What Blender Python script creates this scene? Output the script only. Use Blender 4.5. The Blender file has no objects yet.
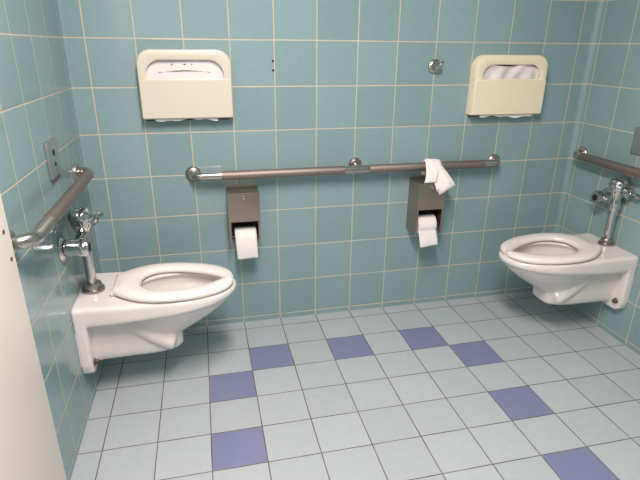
import bpy, bmesh, math, random
from mathutils import Vector, Matrix
random.seed(4)
S = 0.2032                       # wall tile pitch (8 inch tiles)
XL, XR = -0.0855, 2.53           # left and right wall faces
ROW0, ROWP = 0.144 * S, 1.0115 * S   # first wall grout row, row pitch
FY0, FYP = -0.376 * S, 0.94 * S      # first floor grout row, row pitch
YF, ZC = -4.0, 2.62              # front wall, ceiling
scene = bpy.context.scene
col = scene.collection
PI = math.pi

# ------------------------------------------------------------------ materials
def new_mat(name):
    m = bpy.data.materials.new(name); m.use_nodes = True
    nt = m.node_tree
    return m, nt, nt.nodes['Principled BSDF']

def N(nt, typ, **kw):
    n = nt.nodes.new(typ)
    for k, v in kw.items(): setattr(n, k, v)
    return n

def math_node(nt, op, a, b=None, c=None):
    n = N(nt, 'ShaderNodeMath', operation=op)
    for i, v in enumerate((a, b, c)):
        if v is None: continue
        if isinstance(v, (int, float)): n.inputs[i].default_value = v
        else: nt.links.new(v, n.inputs[i])
    return n.outputs[0]

def simple(name, rgb, rough=0.5, metal=0.0, noise=0.0, nscale=20, bump=0.0, bscale=60, coat=0.0, rnoise=0.0, stretch=None, spec=None):
    m, nt, b = new_mat(name)
    b.inputs['Roughness'].default_value = rough
    b.inputs['Metallic'].default_value = metal
    b.inputs['Coat Weight'].default_value = coat
    if spec is not None: b.inputs['Specular IOR Level'].default_value = spec
    tc = N(nt, 'ShaderNodeTexCoord')
    src = tc.outputs['Object']
    if stretch:
        mp = N(nt, 'ShaderNodeMapping'); mp.inputs['Scale'].default_value = stretch
        nt.links.new(src, mp.inputs['Vector']); src = mp.outputs[0]
    nz = N(nt, 'ShaderNodeTexNoise'); nz.inputs['Scale'].default_value = nscale; nz.inputs['Detail'].default_value = 4
    nt.links.new(src, nz.inputs['Vector'])
    mix = N(nt, 'ShaderNodeMix', data_type='RGBA')
    mix.inputs['A'].default_value = (*rgb, 1)
    mix.inputs['B'].default_value = (*[c * (1 - noise) for c in rgb], 1)
    nt.links.new(nz.outputs['Fac'], mix.inputs['Factor'])
    nt.links.new(mix.outputs['Result'], b.inputs['Base Color'])
    if rnoise:
        nt.links.new(math_node(nt, 'MULTIPLY_ADD', nz.outputs['Fac'], rnoise, rough - rnoise / 2), b.inputs['Roughness'])
    if bump:
        n2 = N(nt, 'ShaderNodeTexNoise'); n2.inputs['Scale'].default_value = bscale; n2.inputs['Detail'].default_value = 3
        nt.links.new(src, n2.inputs['Vector'])
        bp = N(nt, 'ShaderNodeBump'); bp.inputs['Strength'].default_value = bump; bp.inputs['Distance'].default_value = 0.002
        nt.links.new(n2.outputs['Fac'], bp.inputs['Height']); nt.links.new(bp.outputs[0], b.inputs['Normal'])
    return m

def tile_mat(name, axes, offs, pitch, tile, grout, half=0.0026, var=0.06, rough=0.16, grout2=None, blue=None, cells=(), wob=0.0012, only=None, gbump=0.5, mottle=0.10, coat=0.0):
    """Square tile grid laid out in the object's own metres (world aligned)."""
    m, nt, b = new_mat(name)
    L = nt.links
    tc = N(nt, 'ShaderNodeTexCoord'); sep = N(nt, 'ShaderNodeSeparateXYZ')
    L.new(tc.outputs['Object'], sep.inputs[0])
    wn = N(nt, 'ShaderNodeTexNoise'); wn.inputs['Scale'].default_value = 9; wn.inputs['Detail'].default_value = 3
    L.new(tc.outputs['Object'], wn.inputs['Vector'])
    sc = N(nt, 'ShaderNodeSeparateColor'); L.new(wn.outputs['Color'], sc.inputs[0])
    masks, ids = [], []
    for k, ax in enumerate(axes):
        v = sep.outputs[ax]
        off = math_node(nt, 'MULTIPLY_ADD', sc.outputs[k], 2 * wob, -wob)
        vv = math_node(nt, 'ADD', v, off)
        q = math_node(nt, 'DIVIDE', math_node(nt, 'SUBTRACT', vv, offs[k]), pitch[k])
        fl = math_node(nt, 'FLOOR', q); fr = math_node(nt, 'FRACT', q)
        ids.append(fl)
        d = math_node(nt, 'MINIMUM', fr, math_node(nt, 'SUBTRACT', 1.0, fr))
        d = math_node(nt, 'MULTIPLY', d, pitch[k])
        mr = N(nt, 'ShaderNodeMapRange', interpolation_type='SMOOTHSTEP')
        mr.inputs['From Min'].default_value = half * 0.55; mr.inputs['From Max'].default_value = half * 1.5
        L.new(d, mr.inputs['Value'])
        if only is None or k in only: masks.append(mr.outputs[0])
    mask = masks[0] if len(masks) == 1 else math_node(nt, 'MINIMUM', masks[0], masks[1])
    cid = N(nt, 'ShaderNodeCombineXYZ'); L.new(ids[0], cid.inputs[0]); L.new(ids[1] if len(ids) > 1 else ids[0], cid.inputs[1])
    wh = N(nt, 'ShaderNodeTexWhiteNoise', noise_dimensions='3D'); L.new(cid.outputs[0], wh.inputs['Vector'])
    base = N(nt, 'ShaderNodeMix', data_type='RGBA')
    base.inputs['A'].default_value = (*[c * (1 - var) for c in tile], 1)
    base.inputs['B'].default_value = (*[min(1, c * (1 + var)) for c in tile], 1)
    L.new(wh.outputs['Value'], base.inputs['Factor'])
    out = base.outputs['Result']
    if blue:
        tot = None
        for (i, j) in cells:
            a = math_node(nt, 'COMPARE', ids[0], float(i), 0.5); c = math_node(nt, 'COMPARE', ids[1], float(j), 0.5)
            t = math_node(nt, 'MULTIPLY', a, c)
            tot = t if tot is None else math_node(nt, 'MAXIMUM', tot, t)
        bm_ = N(nt, 'ShaderNodeMix', data_type='RGBA'); L.new(tot, bm_.inputs['Factor']); L.new(out, bm_.inputs['A'])
        bm_.inputs['B'].default_value = (*blue, 1); out = bm_.outputs['Result']
    # glaze mottling that belongs to the tile
    n2 = N(nt, 'ShaderNodeTexNoise'); n2.inputs['Scale'].default_value = 35; n2.inputs['Detail'].default_value = 5
    L.new(tc.outputs['Object'], n2.inputs['Vector'])
    mo = N(nt, 'ShaderNodeMix', data_type='RGBA', blend_type='MULTIPLY'); mo.inputs['Factor'].default_value = 1
    L.new(out, mo.inputs['A'])
    mv = math_node(nt, 'MULTIPLY_ADD', n2.outputs['Fac'], mottle, 1 - mottle / 2)
    cc = N(nt, 'ShaderNodeCombineColor')
    for i in range(3): L.new(mv, cc.inputs[i])
    L.new(cc.outputs[0], mo.inputs['B'])
    g = N(nt, 'ShaderNodeMix', data_type='RGBA')
    n3 = N(nt, 'ShaderNodeTexNoise'); n3.inputs['Scale'].default_value = 5
    L.new(tc.outputs['Object'], n3.inputs['Vector'])
    gr = N(nt, 'ShaderNodeMapRange'); gr.inputs['From Min'].default_value = .35; gr.inputs['From Max'].default_value = .65
    L.new(n3.outputs['Fac'], gr.inputs['Value'])
    g.inputs['A'].default_value = (*grout, 1); g.inputs['B'].default_value = (*(grout2 or grout), 1)
    L.new(gr.outputs[0], g.inputs['Factor'])
    fin = N(nt, 'ShaderNodeMix', data_type='RGBA'); L.new(mask, fin.inputs['Factor'])
    L.new(g.outputs['Result'], fin.inputs['A']); L.new(mo.outputs['Result'], fin.inputs['B'])
    L.new(fin.outputs['Result'], b.inputs['Base Color'])
    L.new(math_node(nt, 'MULTIPLY_ADD', mask, rough - 0.75, 0.75), b.inputs['Roughness'])
    b.inputs['Coat Weight'].default_value = coat
    h = math_node(nt, 'MULTIPLY_ADD', n2.outputs['Fac'], 0.05, mask)
    h = math_node(nt, 'MULTIPLY_ADD', wn.outputs['Fac'], 0.35, h)
    bp = N(nt, 'ShaderNodeBump'); bp.inputs['Strength'].default_value = gbump; bp.inputs['Distance'].default_value = 0.0015
    L.new(h, bp.inputs['Height']); L.new(bp.outputs[0], b.inputs['Normal'])
    return m

TEAL = (0.248, 0.362, 0.378)
GROUT, GROUT2 = (0.60, 0.54, 0.42), (0.52, 0.47, 0.37)
M = {}
M['tile_back'] = tile_mat('teal_tile_back', (0, 2), (0.0, ROW0), (S, ROWP), TEAL, GROUT, grout2=GROUT2)
M['tile_side'] = tile_mat('teal_tile_side', (1, 2), (-0.222 * S, ROW0), (S, ROWP), TEAL, GROUT, grout2=GROUT2)
M['tile_cove'] = tile_mat('teal_tile_cove', (0, 2), (0.0, ROW0), (50.0, ROWP), TEAL, GROUT, grout2=GROUT2, only=(1,))
BLUE_CELLS = [(3, 1), (5, 1), (7, 1), (8, 2), (8, 4), (8, 6), (2, 2), (2, 4), (2, 6)]
# floor rows run towards the viewer (-y): row index -1-k
M['tile_floor'] = tile_mat('floor_tile', (0, 1), (0.0, FY0), (S, FYP), (0.420, 0.462, 0.488), (0.085, 0.065, 0.05), half=0.0021, rough=0.33,
                           grout2=(0.19, 0.165, 0.14), blue=(0.190, 0.210, 0.345), cells=[(c, -1 - k) for c, k in BLUE_CELLS], var=0.035, gbump=0.35, mottle=0.14)
M['ceramic'] = simple('white_ceramic', (0.79, 0.735, 0.705), 0.10, noise=0.03, nscale=6, coat=0.3)
M['seat'] = simple('seat_plastic', (0.85, 0.79, 0.755), 0.22, noise=0.03, nscale=8)
M['bumper'] = simple('bumper_rubber', (0.35, 0.33, 0.30), 0.6)
M['steel'] = simple('brushed_steel', (0.46, 0.37, 0.305), 0.36, 1.0, noise=0.12, nscale=40, stretch=(1, 1, 12), rnoise=0.1)
M['grip'] = simple('peened_steel', (0.40, 0.33, 0.295), 0.52, 1.0, noise=0.25, nscale=220, bump=0.6, bscale=420)
M['smooth_steel'] = simple('satin_steel', (0.58, 0.53, 0.48), 0.24, 1.0, noise=0.1, nscale=30)
M['plate_steel'] = simple('plate_steel', (0.62, 0.62, 0.61), 0.38, 1.0, noise=0.1, nscale=60)
M['chrome'] = simple('chrome', (0.64, 0.63, 0.61), 0.08, 1.0, noise=0.12, nscale=25, rnoise=0.06)
M['dull_chrome'] = simple('worn_chrome', (0.52, 0.47, 0.43), 0.34, 1.0, noise=0.3, nscale=50)
M['cream'] = simple('cream_plastic', (0.72, 0.655, 0.56), 0.34, noise=0.05, nscale=6)
M['cream2'] = simple('yellowed_plastic', (0.88, 0.78, 0.59), 0.34, noise=0.05, nscale=6)
M['paper'] = simple('tissue_paper', (0.88, 0.85, 0.83), 0.9, noise=0.05, nscale=60, bump=0.35, bscale=180)
M['lilac_paper'] = simple('seat_cover_paper', (0.82, 0.76, 0.76), 0.85, noise=0.06, nscale=30, bump=0.2, bscale=90)
M['dark'] = simple('dark_hole', (0.012, 0.011, 0.010), 0.7)
M['inner'] = simple('shaded_steel_inside', (0.09, 0.085, 0.08), 0.5, 0.6)  # steel darkened in colour, painting the shade inside the housings
M['panel'] = simple('beige_panel_paint', (0.92, 0.83, 0.74), 0.42, noise=0.03, nscale=5, bump=0.08, bscale=90)
M['rust'] = simple('stained_bolt', (0.22, 0.15, 0.12), 0.55, 0.5, noise=0.7, nscale=90)
M['wall_paint'] = simple('white_paint', (0.78, 0.76, 0.72), 0.6, noise=0.03)
M['ceil_paint'] = simple('ceiling_paint', (0.66, 0.65, 0.62), 0.8, noise=0.03)
M['water'] = simple('bowl_water', (0.55, 0.62, 0.62), 0.03)
M['card'] = simple('cardboard', (0.42, 0.33, 0.24), 0.85)

# ------------------------------------------------------------------ geometry helpers
def link(name, me, mat, parent=None, smooth=True, loc=None, angle=40):
    o = bpy.data.objects.new(name, me); col.objects.link(o)
    if mat is not None:
        me.materials.clear(); me.materials.append(mat)
    if smooth:
        for p in me.polygons: p.use_smooth = True
        me.set_sharp_from_angle(angle=math.radians(angle))
    if parent: o.parent = parent
    if loc: o.location = loc
    return o

def from_bm(name, bm, mat, parent=None, smooth=True, loc=None, angle=40):
    bmesh.ops.recalc_face_normals(bm, faces=bm.faces[:])
    me = bpy.data.meshes.new(name); bm.to_mesh(me); bm.free()
    return link(name, me, mat, parent, smooth, loc, angle)

def tag(o, label=None, cat=None, group=None, kind=None):
    if label: o['label'] = label
    if cat: o['category'] = cat
    if group: o['group'] = group
    if kind: o['kind'] = kind
    return o

def empty(name, loc, label, cat, group=None, rz=0.0):
    o = bpy.data.objects.new(name, None); col.objects.link(o)
    o.location = loc; o.rotation_euler = (0, 0, rz); o.empty_display_size = 0.05
    return tag(o, label, cat, group)

def add_box(bm, lo, hi, bevel=0.0, seg=2):
    lo, hi = Vector(lo), Vector(hi)
    r = bmesh.ops.create_cube(bm, size=1.0)
    vs = r['verts']
    for v in vs:
        v.co = Vector((lo[i] + (v.co[i] + 0.5) * (hi[i] - lo[i]) for i in range(3)))
    if bevel:
        es = list({e for v in vs for e in v.link_edges})
        bmesh.ops.bevel(bm, geom=es, offset=bevel, segments=seg, affect='EDGES', profile=0.6)

def add_lathe(bm, prof, origin=(0, 0, 0), axis=(0, 0, 1), n=32, caps=True):
    """prof: (radius, height) pairs along axis."""
    axis = Vector(axis).normalized(); origin = Vector(origin)
    q = Vector((0, 0, 1)).rotation_difference(axis)
    rings = []
    for r, h in prof:
        ring = [bm.verts.new(origin + q @ Vector((r * math.cos(2 * PI * k / n), r * math.sin(2 * PI * k / n), h))) for k in range(n)]
        rings.append(ring)
    for a, b in zip(rings, rings[1:]):
        for k in range(n):
            bm.faces.new((a[k], a[(k + 1) % n], b[(k + 1) % n], b[k]))
    if caps:
        bm.faces.new(rings[0][::-1]); bm.faces.new(rings[-1])

def add_tube(bm, pts, r, n=20, caps=True):
    pts = [Vector(p) for p in pts]
    tans = []
    for i in range(len(pts)):
        a = pts[max(0, i - 1)]; b = pts[min(len(pts) - 1, i + 1)]
        tans.append((b - a).normalized())
    up = Vector((0, 0, 1)) if abs(tans[0].z) < 0.9 else Vector((1, 0, 0))
    nrm = (up - tans[0] * up.dot(tans[0])).normalized()
    rings = []
    for i, p in enumerate(pts):
        if i:
            nrm = tans[i - 1].rotation_difference(tans[i]) @ nrm
            nrm = (nrm - tans[i] * nrm.dot(tans[i])).normalized()
        bi = tans[i].cross(nrm)
        rr = r[i] if isinstance(r, (list, tuple)) else r
        rings.append([bm.verts.new(p + rr * (math.cos(2 * PI * k / n) * nrm + math.sin(2 * PI * k / n) * bi)) for k in range(n)])
    for a, b in zip(rings, rings[1:]):
        for k in range(n):
            bm.faces.new((a[k], a[(k + 1) % n], b[(k + 1) % n], b[k]))
    if caps:
        bm.faces.new(rings[0][::-1]); bm.faces.new(rings[-1])

def bend(p0, p1, p2, rad, n=8):
    """points rounding the corner p1 between p0 and p2."""
    p0, p1, p2 = Vector(p0), Vector(p1), Vector(p2)
    a = (p0 - p1).normalized(); b = (p2 - p1).normalized()
    ang = a.angle(b); t = rad / math.tan(ang / 2)
    c = p1 + (a + b).normalized() * rad / math.sin(ang / 2)
    s = p1 + a * t - c; e = p1 + b * t - c
    return [c + rad * s.normalized().slerp(e.normalized(), k / n) for k in range(n + 1)]

def catmull(pts, per=8, closed=False):
    P = [Vector(p) for p in pts]; out = []
    n = len(P)
    rng = range(n if closed else n - 1)
    for i in rng:
        if closed: p0, p1, p2, p3 = P[(i - 1) % n], P[i], P[(i + 1) % n], P[(i + 2) % n]
        else: p0, p1, p2, p3 = P[max(i - 1, 0)], P[i], P[i + 1], P[min(i + 2, n - 1)]
        for k in range(per):
            t = k / per
            out.append(0.5 * ((2 * p1) + (-p0 + p2) * t + (2 * p0 - 5 * p1 + 4 * p2 - p3) * t * t + (-p0 + 3 * p1 - 3 * p2 + p3) * t ** 3))
    if not closed: out.append(P[-1].copy())
    return out

def loft(bm, rings, caps=True):
    R = [[bm.verts.new(p) for p in ring] for ring in rings]
    n = len(R[0])
    for a, b in zip(R, R[1:]):
        for k in range(n): bm.faces.new((a[k], a[(k + 1) % n], b[(k + 1) % n], b[k]))
    if caps: bm.faces.new(R[0][::-1]); bm.faces.new(R[-1])
    return R

# ------------------------------------------------------------------ the room
def struct(name, lo, hi, mat):
    bm = bmesh.new(); add_box(bm, lo, hi)
    return tag(from_bm(name, bm, mat, smooth=False), kind='structure')

T = 0.10
floor = struct('floor', (XL - T, YF - T, -T), (XR + T, T, 0), M['tile_floor'])
wall_back = struct('wall_back', (XL - T, 0, 0), (XR + T, T, ZC), M['tile_back'])
struct('wall_left', (XL - T, YF, 0), (XL, 0, ZC), M['tile_side'])
struct('wall_right', (XR, YF, 0), (XR + T, 0, ZC), M['tile_side'])
struct('wall_front', (XL - T, YF - T, 0), (XR + T, YF, ZC), M['tile_back'])
struct('ceiling', (XL - T, YF - T, ZC), (XR + T, T, ZC + T), M['ceil_paint'])
# concave cove tiles up the two corners
for i, (x, s) in enumerate(((XL, 1), (XR, -1))):
    bm = bmesh.new(); R0 = 0.014 if s > 0 else 0.026; prof = []
    for k in range(9):
        a = PI / 2 * k / 8
        prof.append((x + s * (R0 - R0 * math.cos(a)), -(R0 - R0 * math.sin(a))))
    ring = prof + [(x, 0)]
    loft(bm, [[Vector((px, py, z)) for px, py in ring] for z in (0.0, ZC)])
    tag(from_bm('trim_%d' % (i + 1), bm, M['tile_cove'], angle=50), kind='structure')
# two old screw holes on a grout line of the back wall
for z in (1.376, 1.334):
    bm = bmesh.new(); add_lathe(bm, [(0.0055, 0), (0.0055, 0.0012)], (0.806, 0.0, z), (0, -1, 0), 14)
    from_bm('screw_hole', bm, M['dark'], wall_back)

# ------------------------------------------------------------------ wall-hung toilets
SAG = 0.018
def rim_half(x):
    """half width of the china seen from above; x from the wall."""
    xc, a, hw = 0.355, 0.290, 0.180
    e = 0.0
    if x >= xc: e = hw * max(0.0, 1 - ((x - xc) / a) ** 2.15) ** (1 / 2.0)
    else: e = hw
    return e

def china_mesh():
    bm = bmesh.new()
    # rim and deck: outline with flat top and a lower edge that rises towards the tip
    xs = [0.0, 0.05, 0.10, 0.15, 0.20, 0.25, 0.30, 0.355] + [0.355 + 0.290 * math.sin(PI / 2 * k / 14) for k in range(1, 15)]
    side = [(x, rim_half(x)) for x in xs]
    side[-1] = (0.645, 0.0)
    out = [(x, -h) for x, h in side] + [(x, h) for x, h in side[-2::-1]]
    def zb(x): 
        t = min(1, max(0, (x - 0.10) / 0.54)); return 0.382 + 0.050 * t ** 1.3
    zt = 0.466
    def ring(ins, zf):
        c = Vector((0.33, 0, 0)); r = []
        for x, y in out:
            sx = x if x < 0.001 else x - ins * (1 if x > 0.45 else (x / 0.45)) * max(0, (x - 0.33) / 0.315)
            sy = y * (1 - ins / 0.18)
            r.append(Vector((sx, sy, zf(x))))
        return r
    rings = [ring(0.012, lambda x: zb(x)), ring(0.003, lambda x: zb(x) + 0.006), ring(0.0, lambda x: zb(x) + 0.016),
             ring(0.0, lambda x: zt - 0.012), ring(0.004, lambda x: zt - 0.004), ring(0.014, lambda x: zt)]
    loft(bm, rings)
    # belly of the bowl: horizontal slices
    sl = [(0.436, 0.10, 0.632, 0.170), (0.415, 0.11, 0.618, 0.165), (0.39, 0.12, 0.595, 0.156), (0.36, 0.13, 0.560, 0.143),
          (0.33, 0.14, 0.520, 0.126), (0.30, 0.15, 0.475, 0.108), (0.275, 0.16, 0.435, 0.090), (0.255, 0.18, 0.400, 0.070)]
    rg = []
    for z, x0, x1, hw in sl:
        xc, a = (x0 + x1) / 2, (x1 - x0) / 2
        r = []
        for k in range(40):
            t = 2 * PI * k / 40; c, s = math.cos(t), math.sin(t)
            r.append(Vector((xc + a * math.copysign(abs(c) ** 0.92, c), hw * math.copysign(abs(s) ** 0.95, s), z)))
        rg.append(r)
    loft(bm, rg)
    # trapway: fat roll that leaves the front of the sump and climbs back to the web
    path = catmull([(0.15, 0, 0.365), (0.215, 0, 0.325), (0.28, 0, 0.278), (0.335, 0, 0.245), (0.372, 0, 0.232)], 5)
    rg = []
    for i, p in enumerate(path):
        q = i / (len(path) - 1)
        t = (path[min(i + 1, len(path) - 1)] - path[max(i - 1, 0)]).normalized()
        nz = Vector((-t.z, 0, t.x))
        f = 1.0 if q < 0.85 else math.sqrt(max(0.05, 1 - ((q - 0.85) / 0.16) ** 2))
        a, b2 = 0.117 * f, 0.050 * f
        rg.append([p + Vector((0, a * math.copysign(abs(math.cos(u)) ** 0.7, math.cos(u)), 0)) + nz * b2 * math.sin(u) for u in [2 * PI * k / 32 for k in range(32)]])
    loft(bm, rg)
    # web behind the bowl, down to the outlet
    def web(x, hw, z0, z1, n=28):
        r = []
        for k in range(n):
            u = 2 * PI * (k + 0.5) / n; c, s = math.cos(u), math.sin(u)
            r.append(Vector((x, hw * math.copysign(abs(c) ** 0.35, c), (z0 + z1) / 2 + (z1 - z0) / 2 * math.copysign(abs(s) ** 0.35, s))))
        return r
    loft(bm, [web(0.0, 0.128, 0.188, 0.43), web(0.08, 0.118, 0.190, 0.43), web(0.18, 0.108, 0.187, 0.42), web(0.27, 0.100, 0.184, 0.40),
              web(0.33, 0.090, 0.186, 0.36), web(0.372, 0.074, 0.192, 0.32), web(0.395, 0.050, 0.202, 0.28)])
    # wall plate with chamfered lower corners
    pl = [(-0.182, 0.45), (-0.184, 0.225), (-0.175, 0.190), (-0.148, 0.172), (0.148, 0.172), (0.175, 0.190), (0.184, 0.225), (0.182, 0.45)]
    loft(bm, [[Vector((x, y * f, z)) for y, z in pl] for x, f in ((0.0, 1.0), (0.036, 0.995), (0.044, 0.97))])
    bmesh.ops.recalc_face_normals(bm, faces=bm.faces[:])
    me = bpy.data.meshes.new('china_raw'); bm.to_mesh(me); bm.free()
    raw = bpy.data.objects.new('china_raw', me); col.objects.link(raw)
    # cavity cutter
    bc = bmesh.new(); rg = []
    for z, x0, x1, hw in [(0.50, 0.225, 0.600, 0.112), (0.458, 0.225, 0.600, 0.112), (0.44, 0.215, 0.606, 0.128), (0.41, 0.22, 0.585, 0.126), (0.37, 0.225, 0.535, 0.108), (0.335, 0.235, 0.475, 0.085), (0.305, 0.25, 0.42, 0.06), (0.29, 0.27, 0.38, 0.035)]:
        xc, a = (x0 + x1) / 2, (x1 - x0) / 2
        rg.append([Vector((xc + a * math.cos(2 * PI * k / 40), hw * math.sin(2 * PI * k / 40), z)) for k in range(40)])
    loft(bc, rg); bmesh.ops.recalc_face_normals(bc, faces=bc.faces[:])
    mc = bpy.data.meshes.new('cut'); bc.to_mesh(mc); bc.free()
    cut = bpy.data.objects.new('cut', mc); col.objects.link(cut)
    m1 = raw.modifiers.new('r', 'REMESH'); m1.mode = 'VOXEL'; m1.voxel_size = 0.0050
    m2 = raw.modifiers.new('b', 'BOOLEAN'); m2.operation = 'DIFFERENCE'; m2.object = cut; m2.solver = 'EXACT'
    m3 = raw.modifiers.new('r2', 'REMESH'); m3.mode = 'VOXEL'; m3.voxel_size = 0.0042
    m4 = raw.modifiers.new('s', 'SMOOTH'); m4.factor = 0.5; m4.iterations = 9
    bpy.context.view_layer.update()
    dg = bpy.context.evaluated_depsgraph_get()
    res = bpy.data.meshes.new_from_object(raw.evaluated_get(dg))
    bpy.data.objects.remove(raw); bpy.data.objects.remove(cut)
    for v in res.vertices:                     # the fixture sags slightly forward from the wall
        t = max(0.0, min(1.0, (v.co.z - 0.20) / 0.22)); v.co.z += SAG * (1 - v.co.x / 0.645) * t
        if v.co.x < 0.0035: v.co.x = 0.0005
    return res

def seat_mesh(bm):
    gap = 0.014
    outer = catmull([(0.632, gap, 0), (0.628, 0.045, 0), (0.605, 0.090, 0), (0.556, 0.131, 0), (0.480, 0.162, 0), (0.395, 0.178, 0), (0.312, 0.178, 0), (0.245, 0.160, 0), (0.188, 0.125, 0), (0.143, 0.085, 0)], 6)
    inner = catmull([(0.585, gap, 0), (0.558, 0.037, 0), (0.520, 0.062, 0), (0.470, 0.085, 0), (0.405, 0.103, 0), (0.345, 0.107, 0), (0.298, 0.097, 0), (0.265, 0.070, 0), (0.250, 0.045, 0), (0.246, 0.030, 0)], 6)
    outer += [Vector((0.136, 0.076 * (1 - k / 3), 0)) for k in range(0, 3)]
    inner += [Vector((0.244, 0.022 * (1 - k / 3), 0)) for k in range(0, 3)]
    oh = outer + [Vector((0.136, 0, 0))] + [Vector((p.x, -p.y, 0)) for p in outer[::-1]]
    ih = inner + [Vector((0.243, 0, 0))] + [Vector((p.x, -p.y, 0)) for p in inner[::-1]]
    z0, z1 = 0.470, 0.4955
    rings = []
    for o, i in zip(oh, ih):
        d = i - o; w = d.length; d = d / w
        sec = [(0.0, z0 + 0.006), (0.004, z0), (w - 0.006, z0), (w, z0 + 0.005), (w, z0 + 0.010), (w - 0.005, z1 - 0.005), (w - 0.018, z1 - 0.0005), (w * 0.45, z1 + 0.001), (0.012, z1 - 0.001), (0.004, z1 - 0.006), (0.0, z0 + 0.012)]
        rings.append([Vector((o.x + d.x * a, o.y + d.y * a, z)) for a, z in sec])
    for r in rings:
        for p in r: p.z += SAG * (1 - p.x / 0.645) + 0.006 * max(0, 1 - p.x / 0.5)
    loft(bm, rings)

CHINA = china_mesh()
def toilet(loc, rz, label):
    t = empty('wall_hung_toilet', loc, label, 'toilet', 'wall hung toilets', rz)
    link('toilet_bowl', CHINA, M['ceramic'], t, angle=75)
    bm = bmesh.new(); seat_mesh(bm); s = from_bm('toilet_seat', bm, M['seat'], t, angle=50)
    for x, y in ((0.56, 0.085), (0.56, -0.085), (0.30, 0.15), (0.30, -0.15)):
        bm = bmesh.new(); dz = SAG * (1 - x / 0.645); add_box(bm, (x - 0.016, y - 0.009, 0.464 + dz), (x + 0.016, y + 0.009, 0.475 + dz), 0.002); from_bm('bumper', bm, M['seat'], s)
    for y in (0.062, -0.062):
        bm = bmesh.new(); add_lathe(bm, [(0.017, 0.476), (0.017, 0.482), (0.012, 0.488), (0.012, 0.492)], (0.146, y, 0), n=20)
        add_lathe(bm, [(0.009, -0.020), (0.010, -0.018), (0.010, 0.018), (0.009, 0.020)], (0.140, y, 0.494), (0, 1, 0), 16)
        from_bm('seat_hinge', bm, M['seat'], t)
    for y in (0.149, -0.149):
        bm = bmesh.new(); add_lathe(bm, [(0.016, 0.040), (0.016, 0.047), (0.0115, 0.051), (0.0115, 0.060), (0.007, 0.063)], (0, y, 0.226), (1, 0, 0), 6)
        from_bm('mounting_bolt', bm, M['rust'], t)['label'] = 'corroded mounting bolt'
    bm = bmesh.new(); add_lathe(bm, [(0.066, 0.318), (0.066, 0.3185)], (0.33, 0, 0.003), n=28); from_bm('bowl_water', bm, M['water'], t)
    return t
YT = -0.425
toilet((XL, YT, 0), 0, 'white wall-hung toilet with open-front seat mounted on the left wall, nearer the beige panel')
toilet((XR, YT, 0), PI, 'white wall-hung toilet with open-front seat mounted on the right wall')

# ------------------------------------------------------------------ flush valves
def valve(loc, rz, label, dx, ys, zs, d, fr):
    v = empty('flush_valve', loc, label, 'flush valve', 'chrome flush valves', rz)
    def part(name, mat, fn, parent=v):
        bm = bmesh.new(); fn(bm); return from_bm(name, bm, M[mat], parent, angle=35)
    part('spud_flange', 'dull_chrome', lambda b: add_lathe(b, [(fr, 0.0), (fr + 0.001, 0.004), (fr - 0.001, 0.012), (fr - 0.010, 0.014), (fr - 0.009, 0.028), (fr - 0.012, 0.034), (0.021, 0.035)]))
    part('flush_tube', 'chrome', lambda b: add_lathe(b, [(0.019, 0.03), (0.019, 0.163), (0.024, 0.164), (0.024, 0.194), (0.019, 0.196)]))
    part('valve_body', 'chrome', lambda b: (add_lathe(b, [(0.024, 0.190), (0.028, 0.196), (0.029, 0.240), (0.026, 0.250), (0.027, 0.264), (0.036, 0.280), (0.041, 0.290), (0.042, 0.312)]),
                                            add_lathe(b, [(0.030, 0.0), (0.027, 0.030), (0.024, 0.05), (0.024, -ys - 0.02)], (0, 0, zs), (0, -1, 0), 28)))
    part('cover_cap', 'chrome', lambda b: add_lathe(b, [(0.042, 0.311), (0.047, 0.313), (0.049, 0.321), (0.046, 0.328), (0.047, 0.333), (0.041, 0.346), (0.028, 0.355), (0.010, 0.358)], n=12))
    part('control_stop', 'chrome', lambda b: add_lathe(b, [(0.0235, -dx + 0.006), (0.0245, -dx + 0.022), (0.033, -dx + 0.024), (0.034, 0.010), (0.031, 0.014), (0.036, 0.016), (0.036, 0.036), (0.032, 0.042), (0.032, 0.046)], (0, ys, zs), (1, 0, 0), 32))
    part('stop_socket', 'dark', lambda b: add_lathe(b, [(0.017, 0.0), (0.017, 0.003)], (0.0445, ys, zs), (1, 0, 0), 20))
    part('wall_flange', 'chrome', lambda b: add_lathe(b, [(0.050, 0.001), (0.050, 0.005), (0.044, 0.010), (0.030, 0.015), (0.0245, 0.016)], (-dx, ys, zs), (1, 0, 0), 32))
    d = Vector(d).normalized()
    part('handle_socket', 'chrome', lambda b: add_lathe(b, [(0.024, 0.02), (0.024, 0.050), (0.030, 0.052), (0.031, 0.064), (0.026, 0.068), (0.014, 0.072)], (0, 0, 0.296), d, 20))
    part('handle', 'chrome', lambda b: add_tube(b, [Vector((0, 0, 0.296)) + d * t + Vector((0, 0, z)) for t, z in ((0.066, 0), (0.078, 0), (0.090, 0.0), (0.106, -0.002), (0.120, -0.004), (0.125, -0.005))], [0.0100, 0.009, 0.011, 0.0140, 0.012, 0.006], 14))
    return v
valve((XL + 0.053, -0.43, 0.4825), 0, 'chrome flush valve on the left toilet, partly behind the left grab bar', 0.053, -0.135, 0.245, (0.45, 0.9, 0.04), 0.046)
valve((XR - 0.042, -0.425, 0.4825), PI, 'chrome flush valve with dark round socket on the right toilet', 0.042, -0.092, 0.232, (-0.12, 0.95, -0.03), 0.038)

# ------------------------------------------------------------------ grab bars
def flange(bm, p, axis, r=0.038):
    add_lathe(bm, [(r, 0.0005), (r, 0.004), (r - 0.003, 0.009), (r - 0.010, 0.014), (0.022, 0.016)], p, axis, 36)

BR = 0.0212
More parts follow.
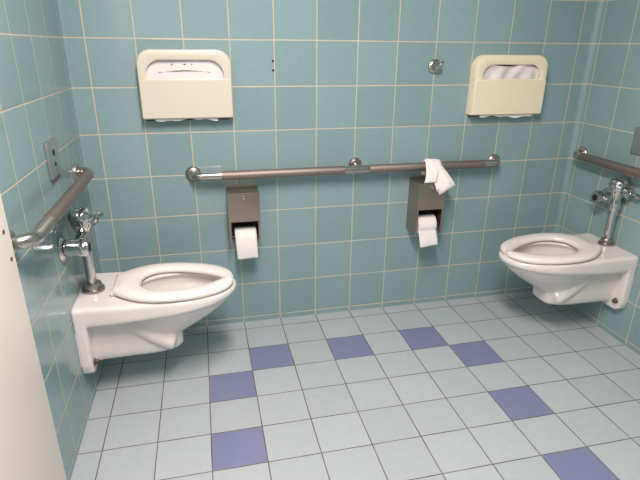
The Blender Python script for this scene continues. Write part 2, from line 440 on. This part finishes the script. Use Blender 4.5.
# long bar on the back wall
x0, x1, zb, yb = 0.402, 2.030, 0.855, -0.060
g = empty('grab_bar', ((x0 + x1) / 2, 0, zb), 'long steel grab bar across the back wall above both paper dispensers', 'grab bar', 'steel grab bars')
def P(x, y, z=0): return Vector((x - (x0 + x1) / 2, y, z))
pts = [P(x0, -0.008)] + bend(P(x0, 0), P(x0, yb), P(x1, yb), 0.042) + bend(P(x0, yb), P(x1, yb), P(x1, 0), 0.042) + [P(x1, -0.008)]
bm = bmesh.new(); add_tube(bm, pts, BR); from_bm('bar', bm, M['smooth_steel'], g)
for a, b in ((0.535, 1.150), (1.285, 1.935)):
    bm = bmesh.new(); add_tube(bm, [P(a, yb), P(a + 0.004, yb), P((a + b) / 2, yb), P(b - 0.004, yb), P(b, yb)], [BR, BR + 0.0007, BR + 0.0007, BR + 0.0007, BR]); from_bm('textured_grip', bm, M['grip'], g)['label'] = 'peened brownish grip section'
for x in (x0, x1):
    bm = bmesh.new(); flange(bm, P(x, 0), (0, -1, 0)); from_bm('wall_flange', bm, M['dull_chrome'], g)
bm = bmesh.new(); add_tube(bm, [P(1.224, -0.006, 0.016), P(1.224, -0.030, 0.010), P(1.222, yb + 0.008, 0.0)], 0.012); o = from_bm('center_support', bm, M['smooth_steel'], g)
bm = bmesh.new(); flange(bm, P(1.224, 0, 0.016), (0, -1, 0), 0.034); from_bm('support_flange', bm, M['dull_chrome'], o)
# bars on the side walls
def side_bar(xw, s, ya, yb2, z, label):
    ym = (ya + yb2) / 2; off = 0.060 * s
    g = empty('grab_bar', (xw, ym, z), label, 'grab bar', 'steel grab bars')
    Q = lambda x, y: Vector((x, y - ym, 0))
    pts = [Q(0.008 * s, ya)] + bend(Q(0, ya), Q(off, ya), Q(off, yb2), 0.045) + bend(Q(off, ya), Q(off, yb2), Q(0, yb2), 0.045) + [Q(0.008 * s, yb2)]
    bm = bmesh.new(); add_tube(bm, pts, BR); from_bm('bar', bm, M['smooth_steel'], g)
    bm = bmesh.new(); a, b = ya - 0.06, yb2 + 0.17
    add_tube(bm, [Q(off, a), Q(off, a - 0.004), Q(off, (a + b) / 2), Q(off, b + 0.004), Q(off, b)], [BR, BR + 0.0007, BR + 0.0007, BR + 0.0007, BR]); from_bm('textured_grip', bm, M['grip'], g)['label'] = 'peened brownish grip section'
    for y in (ya, yb2):
        bm = bmesh.new(); flange(bm, Q(0, y), (s, 0, 0)); from_bm('wall_flange', bm, M['dull_chrome'], g)
side_bar(XL, 1, -0.165, -1.015, 0.925, 'steel grab bar on the left wall ending beside the beige panel')
side_bar(XR, -1, -0.085, -1.10, 0.893, 'steel grab bar on the right wall above the right toilet')

# ------------------------------------------------------------------ toilet seat cover dispensers
def rrect(x0, x1, z0, z1, rt, rb, n=8):
    pts = []
    for cx, cz, r, a0 in ((x1 - rt, z1 - rt, rt, 0), (x0 + rt, z1 - rt, rt, PI / 2), (x0 + rb, z0 + rb, rb, PI), (x1 - rb, z0 + rb, rb, 1.5 * PI)):
        for k in range(n + 1):
            a = a0 + PI / 2 * k / n; pts.append((cx + r * math.cos(a), cz + r * math.sin(a)))
    return pts

def seat_cover_dispenser(cx, z0, w, h, mat, slot, label):
    d = empty('seat_cover_dispenser', (cx, 0, z0), label, 'dispenser', 'seat cover dispensers')
    hw = w / 2; D = 0.058
    out = rrect(-hw, hw, 0.0, h, 0.062, 0.006)
    sx, sz0, sz1 = slot
    inn = rrect(-sx, sx, sz0, sz1, (sz1 - sz0) * 0.80, 0.010)
    bm = bmesh.new()
    def loop(pts, y, ins=0.0, c=(0, h * 0.5)):
        r = []
        for x, z in pts:
            fx = x * (1 - ins / hw); fz = c[1] + (z - c[1]) * (1 - ins / (h / 2)); r.append(bm.verts.new((fx, y, fz)))
        return r
    n = len(out)
    cz = (sz0 + sz1) / 2
    def grow(pts, k): return [(x * (1 + k / sx), cz + (z - cz) * (1 + k / ((sz1 - sz0) / 2))) for x, z in pts]
    Ls = [loop(out, -0.001), loop(out, -D + 0.010), loop(out, -D + 0.003, 0.003), loop(out, -D, 0.009),
          loop(grow(inn, 0.004), -D), loop(inn, -D + 0.002), loop(grow(inn, -0.001), -D + 0.007), loop(inn, -D + 0.012), loop(grow(inn, 0.002), -D + 0.014)]
    for a, b in zip(Ls, Ls[1:]):
        for k in range(n):
            bm.faces.new((a[k], a[(k + 1) % n], b[(k + 1) % n], b[k]))
    # inside of the shell, closing back towards the wall
    b1 = loop(out, -0.004, 0.004); last = Ls[-1]
    for k in range(n): bm.faces.new((last[k], last[(k + 1) % n], b1[(k + 1) % n], b1[k]))
    from_bm('housing', bm, M[mat], d, angle=30)
    # raised lower front
    bm = bmesh.new()
    p = rrect(-hw + 0.004, hw - 0.004, 0.004, sz0 - 0.004, 0.006, 0.006, 4)
    loft(bm, [[Vector((x, -D + 0.002, z)) for x, z in p], [Vector((x, -D - 0.0015, z)) for x, z in p], [Vector((x * 0.988, -D - 0.004, 0.09 + (z - 0.09) * 0.97)) for x, z in p]])
    from_bm('front_panel', bm, M[mat], d, angle=30)
    for s in (-1, 1):
        bm = bmesh.new(); add_lathe(bm, [(0.004, 0), (0.004, 0.0015)], (s * (hw - 0.002), -D + 0.010, sz0 - 0.002), (s, -0.6, 0), 12); from_bm('hinge_pin', bm, M['rust'], d)
    bm = bmesh.new(); add_box(bm, (-hw + 0.012, -0.012, -0.012), (hw - 0.02, -0.001, 0.006), 0.002); from_bm('shade_strip', bm, M['inner'], d)  # dark strip standing in for the shadow under the housing
    return d

LD = (0.405, 1.126, 0.408, 0.298); RD = (2.035, 1.112, 0.412, 0.298)
seat_cover_dispenser(*LD, 'cream', (0.168, 0.176, 0.256), 'cream plastic seat cover dispenser with flat paper in its slot, above the left toilet')
seat_cover_dispenser(*RD, 'cream2', (0.166, 0.180, 0.252), 'yellowed cream seat cover dispenser with crumpled paper in its slot, at upper right')

def cover_stack(D, flat, label):
    cx, z0, w, h = D
    t = empty('paper_seat_covers', (cx, -0.03, z0), label, 'paper', 'seat cover paper')
    bm = bmesh.new()
    nx, nz = 60, 20
    zlo, zhi = 0.178, (0.268 if flat else 0.256)
    fr, bk = [], []
    for j in range(nz + 1):
        fr.append([]); bk.append([])
        for i in range(nx + 1):
            u, v = i / nx, j / nz
            x = (u - 0.5) * (0.352 if flat else 0.336)
            ztop = zhi if flat else zhi - 0.006 + 0.008 * math.sin(u * 9.0 + 0.8) - 0.02 * (abs(u - 0.5) * 2) ** 3
            z = 0.03 + (ztop - 0.03) * v
            if flat: y = -0.008 + 0.0015 * math.sin(u * 7)
            else:
                y = -0.009 + (1 - (2 * u - 1) ** 6) * (-0.006 * math.sin(u * 13 + v * 5.0) - 0.004 * math.sin(u * 24 - v * 9 + 1) - 0.004 * math.sin(u * 5 + v * 12))
            fr[j].append(bm.verts.new((x, y, z))); bk[j].append(bm.verts.new((x, 0.012, z)))
    for j in range(nz):
        for i in range(nx):
            bm.faces.new((fr[j][i], fr[j][i + 1], fr[j + 1][i + 1], fr[j + 1][i]))
            bm.faces.new((bk[j][i], bk[j + 1][i], bk[j + 1][i + 1], bk[j][i + 1]))
    for j in range(nz):
        bm.faces.new((fr[j][0], fr[j + 1][0], bk[j + 1][0], bk[j][0])); bm.faces.new((fr[j][nx], bk[j][nx], bk[j + 1][nx], fr[j + 1][nx]))
    for i in range(nx):
        bm.faces.new((fr[0][i], bk[0][i], bk[0][i + 1], fr[0][i + 1])); bm.faces.new((fr[nz][i], fr[nz][i + 1], bk[nz][i + 1], bk[nz][i]))
    from_bm('paper_stack', bm, M['lilac_paper'], t, angle=60)
    if flat:
        # lens-shaped gap in the folded sheet, and two torn nicks above it
        bm = bmesh.new(); a, b = [], []
        for k in range(25):
            u = k / 24; x = -0.115 + 0.225 * u; q = math.sin(PI * u)
            a.append(bm.verts.new((x, -0.0105, 0.203 + 0.004 * q))); b.append(bm.verts.new((x, -0.0105, 0.201 + 0.0095 * q - 0.0 )))
        for k in range(24): bm.faces.new((a[k], a[k + 1], b[k + 1], b[k]))
        from_bm('fold_gap', bm, M['dark'], t, smooth=False)
        for x, w2 in ((-0.055, 0.006), (0.0, 0.009), (0.03, 0.005)):
            bm = bmesh.new(); add_box(bm, (x - w2 / 2, -0.0112, 0.2335), (x + w2 / 2, -0.0088, 0.237)); from_bm('torn_nick', bm, M['dark'], t)
    # lower edge of the stack poking out below the housing
    bm = bmesh.new(); top, bot = [], []
    for k in range(31):
        u = k / 30; x = -0.15 + (0.28 if flat else 0.31) * u
        z = -0.006 - 0.004 * math.sin(u * 8 + (0 if flat else 2)) - 0.003 * math.sin(u * 21)
        if not flat: z -= 0.006 * max(0, math.sin(u * 3.0 - 0.2))
        for L, zz in ((top, 0.03), (bot, z)):
            L.append((bm.verts.new((x, -0.016, zz)), bm.verts.new((x, -0.012, zz))))
    for k in range(30):
        for q in (0, 1): bm.faces.new((top[k][q], top[k + 1][q], bot[k + 1][q], bot[k][q]))
        bm.faces.new((bot[k][0], bot[k + 1][0], bot[k + 1][1], bot[k][1]))
    from_bm('paper_edge', bm, M['paper'], t, angle=60)
cover_stack(LD, True, 'flat folded seat cover paper inside the left cream dispenser')
cover_stack(RD, False, 'crumpled seat cover paper bunched inside the right cream dispenser')

# ------------------------------------------------------------------ toilet paper dispensers and rolls
def tp_dispenser(cx, label):
    t = empty('toilet_paper_dispenser', (cx, 0, 0.50), label, 'dispenser', 'steel paper dispensers')
    hw, D, H = 0.0755, 0.130, 0.285
    th = 0.0025
    bm = bmesh.new()
    add_box(bm, (-hw, -0.004, 0.0), (hw, -0.001, H))                         # back
    for s in (-1, 1):
        xa, xb = (hw - th, hw) if s > 0 else (-hw, -hw + th)
        # side cheeks, lower front corner cut back a little
        pr = [(-0.002, 0.0), (-D + 0.012, 0.0), (-D, 0.012), (-D, H - 0.006), (-0.002, H)]
        loft(bm, [[Vector((x, y, z)) for y, z in pr] for x in (xa, xb)])
    add_box(bm, (-hw, -D + 0.001, H - 0.006), (hw, -0.002, H - 0.003))           # top
    for s in (-1, 1):                                                        # folded front edges of the cheeks
        xa, xb = (hw - 0.009, hw) if s > 0 else (-hw, -hw + 0.009)
        add_box(bm, (xa, -D - 0.0005, 0.010), (xb, -D + 0.002, 0.140))
    from_bm('housing', bm, M['steel'], t, angle=30)
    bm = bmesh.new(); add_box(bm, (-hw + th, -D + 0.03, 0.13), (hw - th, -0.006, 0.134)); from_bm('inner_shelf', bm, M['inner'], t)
    bm = bmesh.new(); add_box(bm, (-hw + th, -0.008, 0.002), (hw - th, -0.0045, 0.13)); from_bm('cavity_shade', bm, M['inner'], t)  # dark sheet that paints the shade at the back of the cavity
    bm = bmesh.new(); add_box(bm, (-hw - 0.001, -D - 0.004, 0.137), (hw + 0.001, -D, H - 0.002), 0.0015)
    add_box(bm, (-hw - 0.001, -D - 0.009, H - 0.008), (hw + 0.001, -D, H - 0.001), 0.002)
    door = from_bm('door', bm, M['steel'], t, angle=30)
    bm = bmesh.new(); add_lathe(bm, [(0.009, 0.0), (0.009, 0.006), (0.007, 0.009), (0.003, 0.0095)], (0.0, -D - 0.003, H - 0.026), (0, -1, 0), 18); from_bm('lock', bm, M['chrome'], door)
    bm = bmesh.new(); add_tube(bm, [(-hw + 0.0025, -0.070, 0.037), (hw - 0.0025, -0.070, 0.037)], 0.006, 12); from_bm('spindle', bm, M['inner'], t)
    return t
TL, TR = 0.630, 1.612
tp_dispenser(TL, 'brushed steel toilet paper dispenser under the bar, nearer the left toilet, with nothing on top')
tp_dispenser(TR, 'brushed steel toilet paper dispenser under the bar with folded white paper on top')

def tp_roll(cx, left, label):
    z = 0.537; y = -0.070; R = 0.052; hw = 0.053
    t = empty('toilet_paper_roll', (cx, y, z), label, 'toilet paper', 'toilet paper rolls')
    bm = bmesh.new(); n = 48
    ro, ri, lo, li = [], [], [], []
    prof = [(R - 0.002, -hw), (R, -hw + 0.002), (R, hw - 0.002), (R - 0.002, hw), (0.019, hw), (0.019, -hw)]
    rings = []
    for r, h in prof:
        rings.append([bm.verts.new((h, r * math.cos(2 * PI * k / n), r * math.sin(2 * PI * k / n))) for k in range(n)])
    for a, b in zip(rings, rings[1:] + rings[:1]):
        for k in range(n): bm.faces.new((a[k], a[(k + 1) % n], b[(k + 1) % n], b[k]))
    from_bm('paper_roll', bm, M['paper'], t, angle=40)
    bm = bmesh.new(); prof = [(0.0188, -hw - 0.0005), (0.0188, hw + 0.0005), (0.0172, hw + 0.0005), (0.0172, -hw - 0.0005)]
    rings = [[bm.verts.new((h, r * math.cos(2 * PI * k / n), r * math.sin(2 * PI * k / n))) for k in range(n)] for r, h in prof]
    for a, b in zip(rings, rings[1:] + rings[:1]):
        for k in range(n): bm.faces.new((a[k], a[(k + 1) % n], b[(k + 1) % n], b[k]))
    from_bm('cardboard_core', bm, M['card'], t, angle=40)
    # loose end: wraps over the front of the roll and hangs down
    path = []
    if left:
        for k in range(13):
            a = math.radians(100 + 75 * k / 12); path.append((math.cos(a) * (R + 0.0012), math.sin(a) * (R + 0.0012), 0))
        yf, zf = path[-1][0], path[-1][1]
        for k in range(1, 13):
            q = k / 12; path.append((yf - 0.004 * math.sin(q * PI) - 0.003 * q, zf - 0.106 * q, 0.004 * q))
    else:
        for k in range(13):
            a = math.radians(150 + 52 * k / 12); path.append((math.cos(a) * (R + 0.0012), math.sin(a) * (R + 0.0012), 0))
        yf, zf = path[-1][0], path[-1][1]
        for k in range(1, 13):
            q = k / 12; path.append((yf - 0.016 * math.sin(q * PI / 2) - 0.004 * q, zf - 0.088 * q, 0.010 * q))
    bm = bmesh.new(); rows = []
    m = 10
    for i, (py, pz, sh) in enumerate(path):
        row = []
        for j in range(m + 1):
            u = j / m; q = max(0, (i - 12) / 12)
            slant = (u - 0.5) * (0.010 if not left else 0.002) * q
            row.append(bm.verts.new((-hw + 0.001 + (2 * hw - 0.002) * u + sh, py - 0.002 * q * math.sin(u * 5 + 1), pz + slant)))
        rows.append(row)
    for a, b in zip(rows, rows[1:]):
        for j in range(m): bm.faces.new((a[j], a[j + 1], b[j + 1], b[j]))
    o = from_bm('loose_sheet', bm, M['paper'], t, angle=180)
    md = o.modifiers.new('thickness', 'SOLIDIFY'); md.thickness = 0.0006; md.offset = 0
    return t
tp_roll(TL + 0.004, True, 'white toilet paper roll in the left steel dispenser, sheet hanging straight down its front')
tp_roll(TR - 0.002, False, 'white toilet paper roll in the right steel dispenser with short flared loose sheet')

# folded paper draped over the long bar, its fanned ends on the right dispenser
fp = empty('folded_paper', (1.62, -0.10, 0.785), 'white folded paper draped over the long bar onto the right paper dispenser', 'paper')
def strip(name, ctr, wid, th=0.004):
    bm = bmesh.new(); rows = []
    for (c, w) in zip(ctr, wid):
        c = Vector(c) - Vector(fp.location); w = Vector(w)
        rows.append([bm.verts.new(c + w * (u - 0.5) + Vector((0, -0.0025 * math.sin(u * PI * 2), 0.0))) for u in (0, .2, .4, .6, .8, 1)])
    for a, b in zip(rows, rows[1:]):
        for j in range(5): bm.faces.new((a[j], a[j + 1], b[j + 1], b[j]))
    o = from_bm(name, bm, M['paper'], fp, angle=180)
    md = o.modifiers.new('thickness', 'SOLIDIFY'); md.thickness = th; md.offset = 0
    return o
def over_bar(xa, xtop, xend, yend, zend, wtop, wend, lift):
    """centre line: behind the bar, over it, then sloping out and down."""
    r = BR + lift; C, Wd = [], []
    zc, yc = 0.855, -0.060
    C.append((xa, yc + r, zc - 0.05)); Wd.append(wtop)
    for k in range(9):
        a = math.radians(0 + 160 * k / 8)
        C.append((xa + (xtop - xa) * k / 8, yc + r * math.cos(a), zc + r * math.sin(a) + 0.006 * math.sin(a))); Wd.append(wtop)
    s = Vector(C[-1]); e = Vector((xend, yend, zend))
    for k in range(1, 9):
        q = k / 8; p = s.lerp(e, q); p.y -= 0.012 * math.sin(q * PI)
        C.append(p); w0, w1 = Vector(wtop), Vector(wend); Wd.append(w0.lerp(w1, q))
    return C, Wd
strip('straight_fold', *over_bar(1.622, 1.621, 1.590, -0.146, 0.789, (0.070, 0, 0), (0.066, 0, 0), 0.004))
strip('fanned_fold', *over_bar(1.628, 1.636, 1.684, -0.158, 0.748, (0.072, 0, -0.006), (0.086, 0, 0.050), 0.010))
strip('middle_fold', *over_bar(1.625, 1.628, 1.668, -0.153, 0.760, (0.070, 0, -0.003), (0.080, 0, 0.042), 0.007))

# ------------------------------------------------------------------ small fixtures
hk = empty('wall_hook', (1.625, 0, 1.352), 'small round steel hook on the back wall left of the yellowed dispenser', 'hook')
bm = bmesh.new(); add_lathe(bm, [(0.036, 0.0005), (0.036, 0.004), (0.033, 0.009), (0.024, 0.013), (0.014, 0.015)], (0, 0, 0), (0, -1, 0), 36); from_bm('hook_base', bm, M['smooth_steel'], hk)
bm = bmesh.new(); add_lathe(bm, [(0.010, 0.010), (0.009, 0.022), (0.011, 0.030), (0.018, 0.034), (0.020, 0.039), (0.017, 0.044), (0.006, 0.046)], (0, 0, 0.0), (0.1, -1, 0.18), 24); from_bm('hook_knob', bm, M['chrome'], hk)
bm = bmesh.new(); add_tube(bm, [(0.020, -0.010, 0.022), (0.030, -0.016, 0.030), (0.036, -0.022, 0.036)], [0.006, 0.005, 0.004], 10); from_bm('hook_prong', bm, M['smooth_steel'], hk)

def wall_plate(xw, s, y0, y1, z0, z1, label):
    t = empty('wall_plate', (xw, (y0 + y1) / 2, z0), label, 'wall plate', 'steel wall plates')
    w = abs(y1 - y0) / 2; h = z1 - z0
    bm = bmesh.new(); add_box(bm, (min(0.0005 * s, 0.012 * s), -w, 0), (max(0.0005 * s, 0.012 * s), w, h), 0.003); from_bm('plate', bm, M['plate_steel'], t, angle=30)
    for k, (zz, r) in enumerate(((h * 0.66, 0.012), (h * 0.34, 0.009))):
        bm = bmesh.new(); add_lathe(bm, [(r, 0), (r, 0.0015)], (0.0118 * s, 0.0, zz), (s, 0, 0), 20); from_bm('dark_opening', bm, M['dark'], t)
wall_plate(XL, 1, -0.545, -0.420, 0.985, 1.118, 'steel plate with two dark openings on the left wall')
wall_plate(XR, -1, -0.535, -0.410, 0.965, 1.092, 'steel plate on the right wall cut by the picture edge')

# beige partition panel standing flat against the left wall
pn = empty('partition_panel', (XL, -1.60, 0), 'tall beige painted partition panel along the left wall', 'partition')
bm = bmesh.new(); add_box(bm, (0.001, -0.55, 0.0), (0.0355, 0.515, 1.95), 0.003); from_bm('panel', bm, M['panel'], pn, angle=30)
for y, z in ((-1.123, 0.994), (-1.113, 0.915)):
    bm = bmesh.new(); add_lathe(bm, [(0.0065, 0), (0.0065, 0.0012)], (0.0352, y + 1.60, z), (1, 0, 0), 14); from_bm('screw_hole', bm, M['rust'], pn)

# ------------------------------------------------------------------ light and camera
def area(name, loc, sx, sy, power, rgb, rot=(0, 0, 0)):
    l = bpy.data.lights.new(name, 'AREA'); l.shape = 'RECTANGLE'; l.size = sx; l.size_y = sy; l.energy = power; l.color = rgb
    o = bpy.data.objects.new(name, l); col.objects.link(o); o.location = loc; o.rotation_euler = rot
    return o
area('ceiling_lamp', (0.66, -1.85, ZC - 0.02), 0.30, 1.2, 98, (1.0, 0.885, 0.84))
area('fill_lamp', (0.8, -3.3, ZC - 0.02), 0.30, 0.9, 8, (1.0, 0.885, 0.84))  # weak fill lamp, unseen behind the camera
w = bpy.data.worlds.new('world'); scene.world = w; w.use_nodes = True
w.node_tree.nodes['Background'].inputs[0].default_value = (0.8, 0.85, 0.9, 1); w.node_tree.nodes['Background'].inputs[1].default_value = 0.0

cam = bpy.data.cameras.new('camera'); co = bpy.data.objects.new('camera', cam); col.objects.link(co)
cam.sensor_fit = 'HORIZONTAL'; cam.sensor_width = 36.0; cam.lens = 497.454 / 640 * 36.0; cam.clip_start = 0.02
co.location = (2.2873 * S, -12.1053 * S, 7.0963 * S)
co.rotation_euler = (1.1995, -0.0089, -0.2264)
scene.camera = co
vs = scene.view_settings
vs.view_transform = 'Standard'; vs.look = 'None'; vs.gamma = 1.0; vs.use_curve_mapping = False
vs.exposure = -0.15
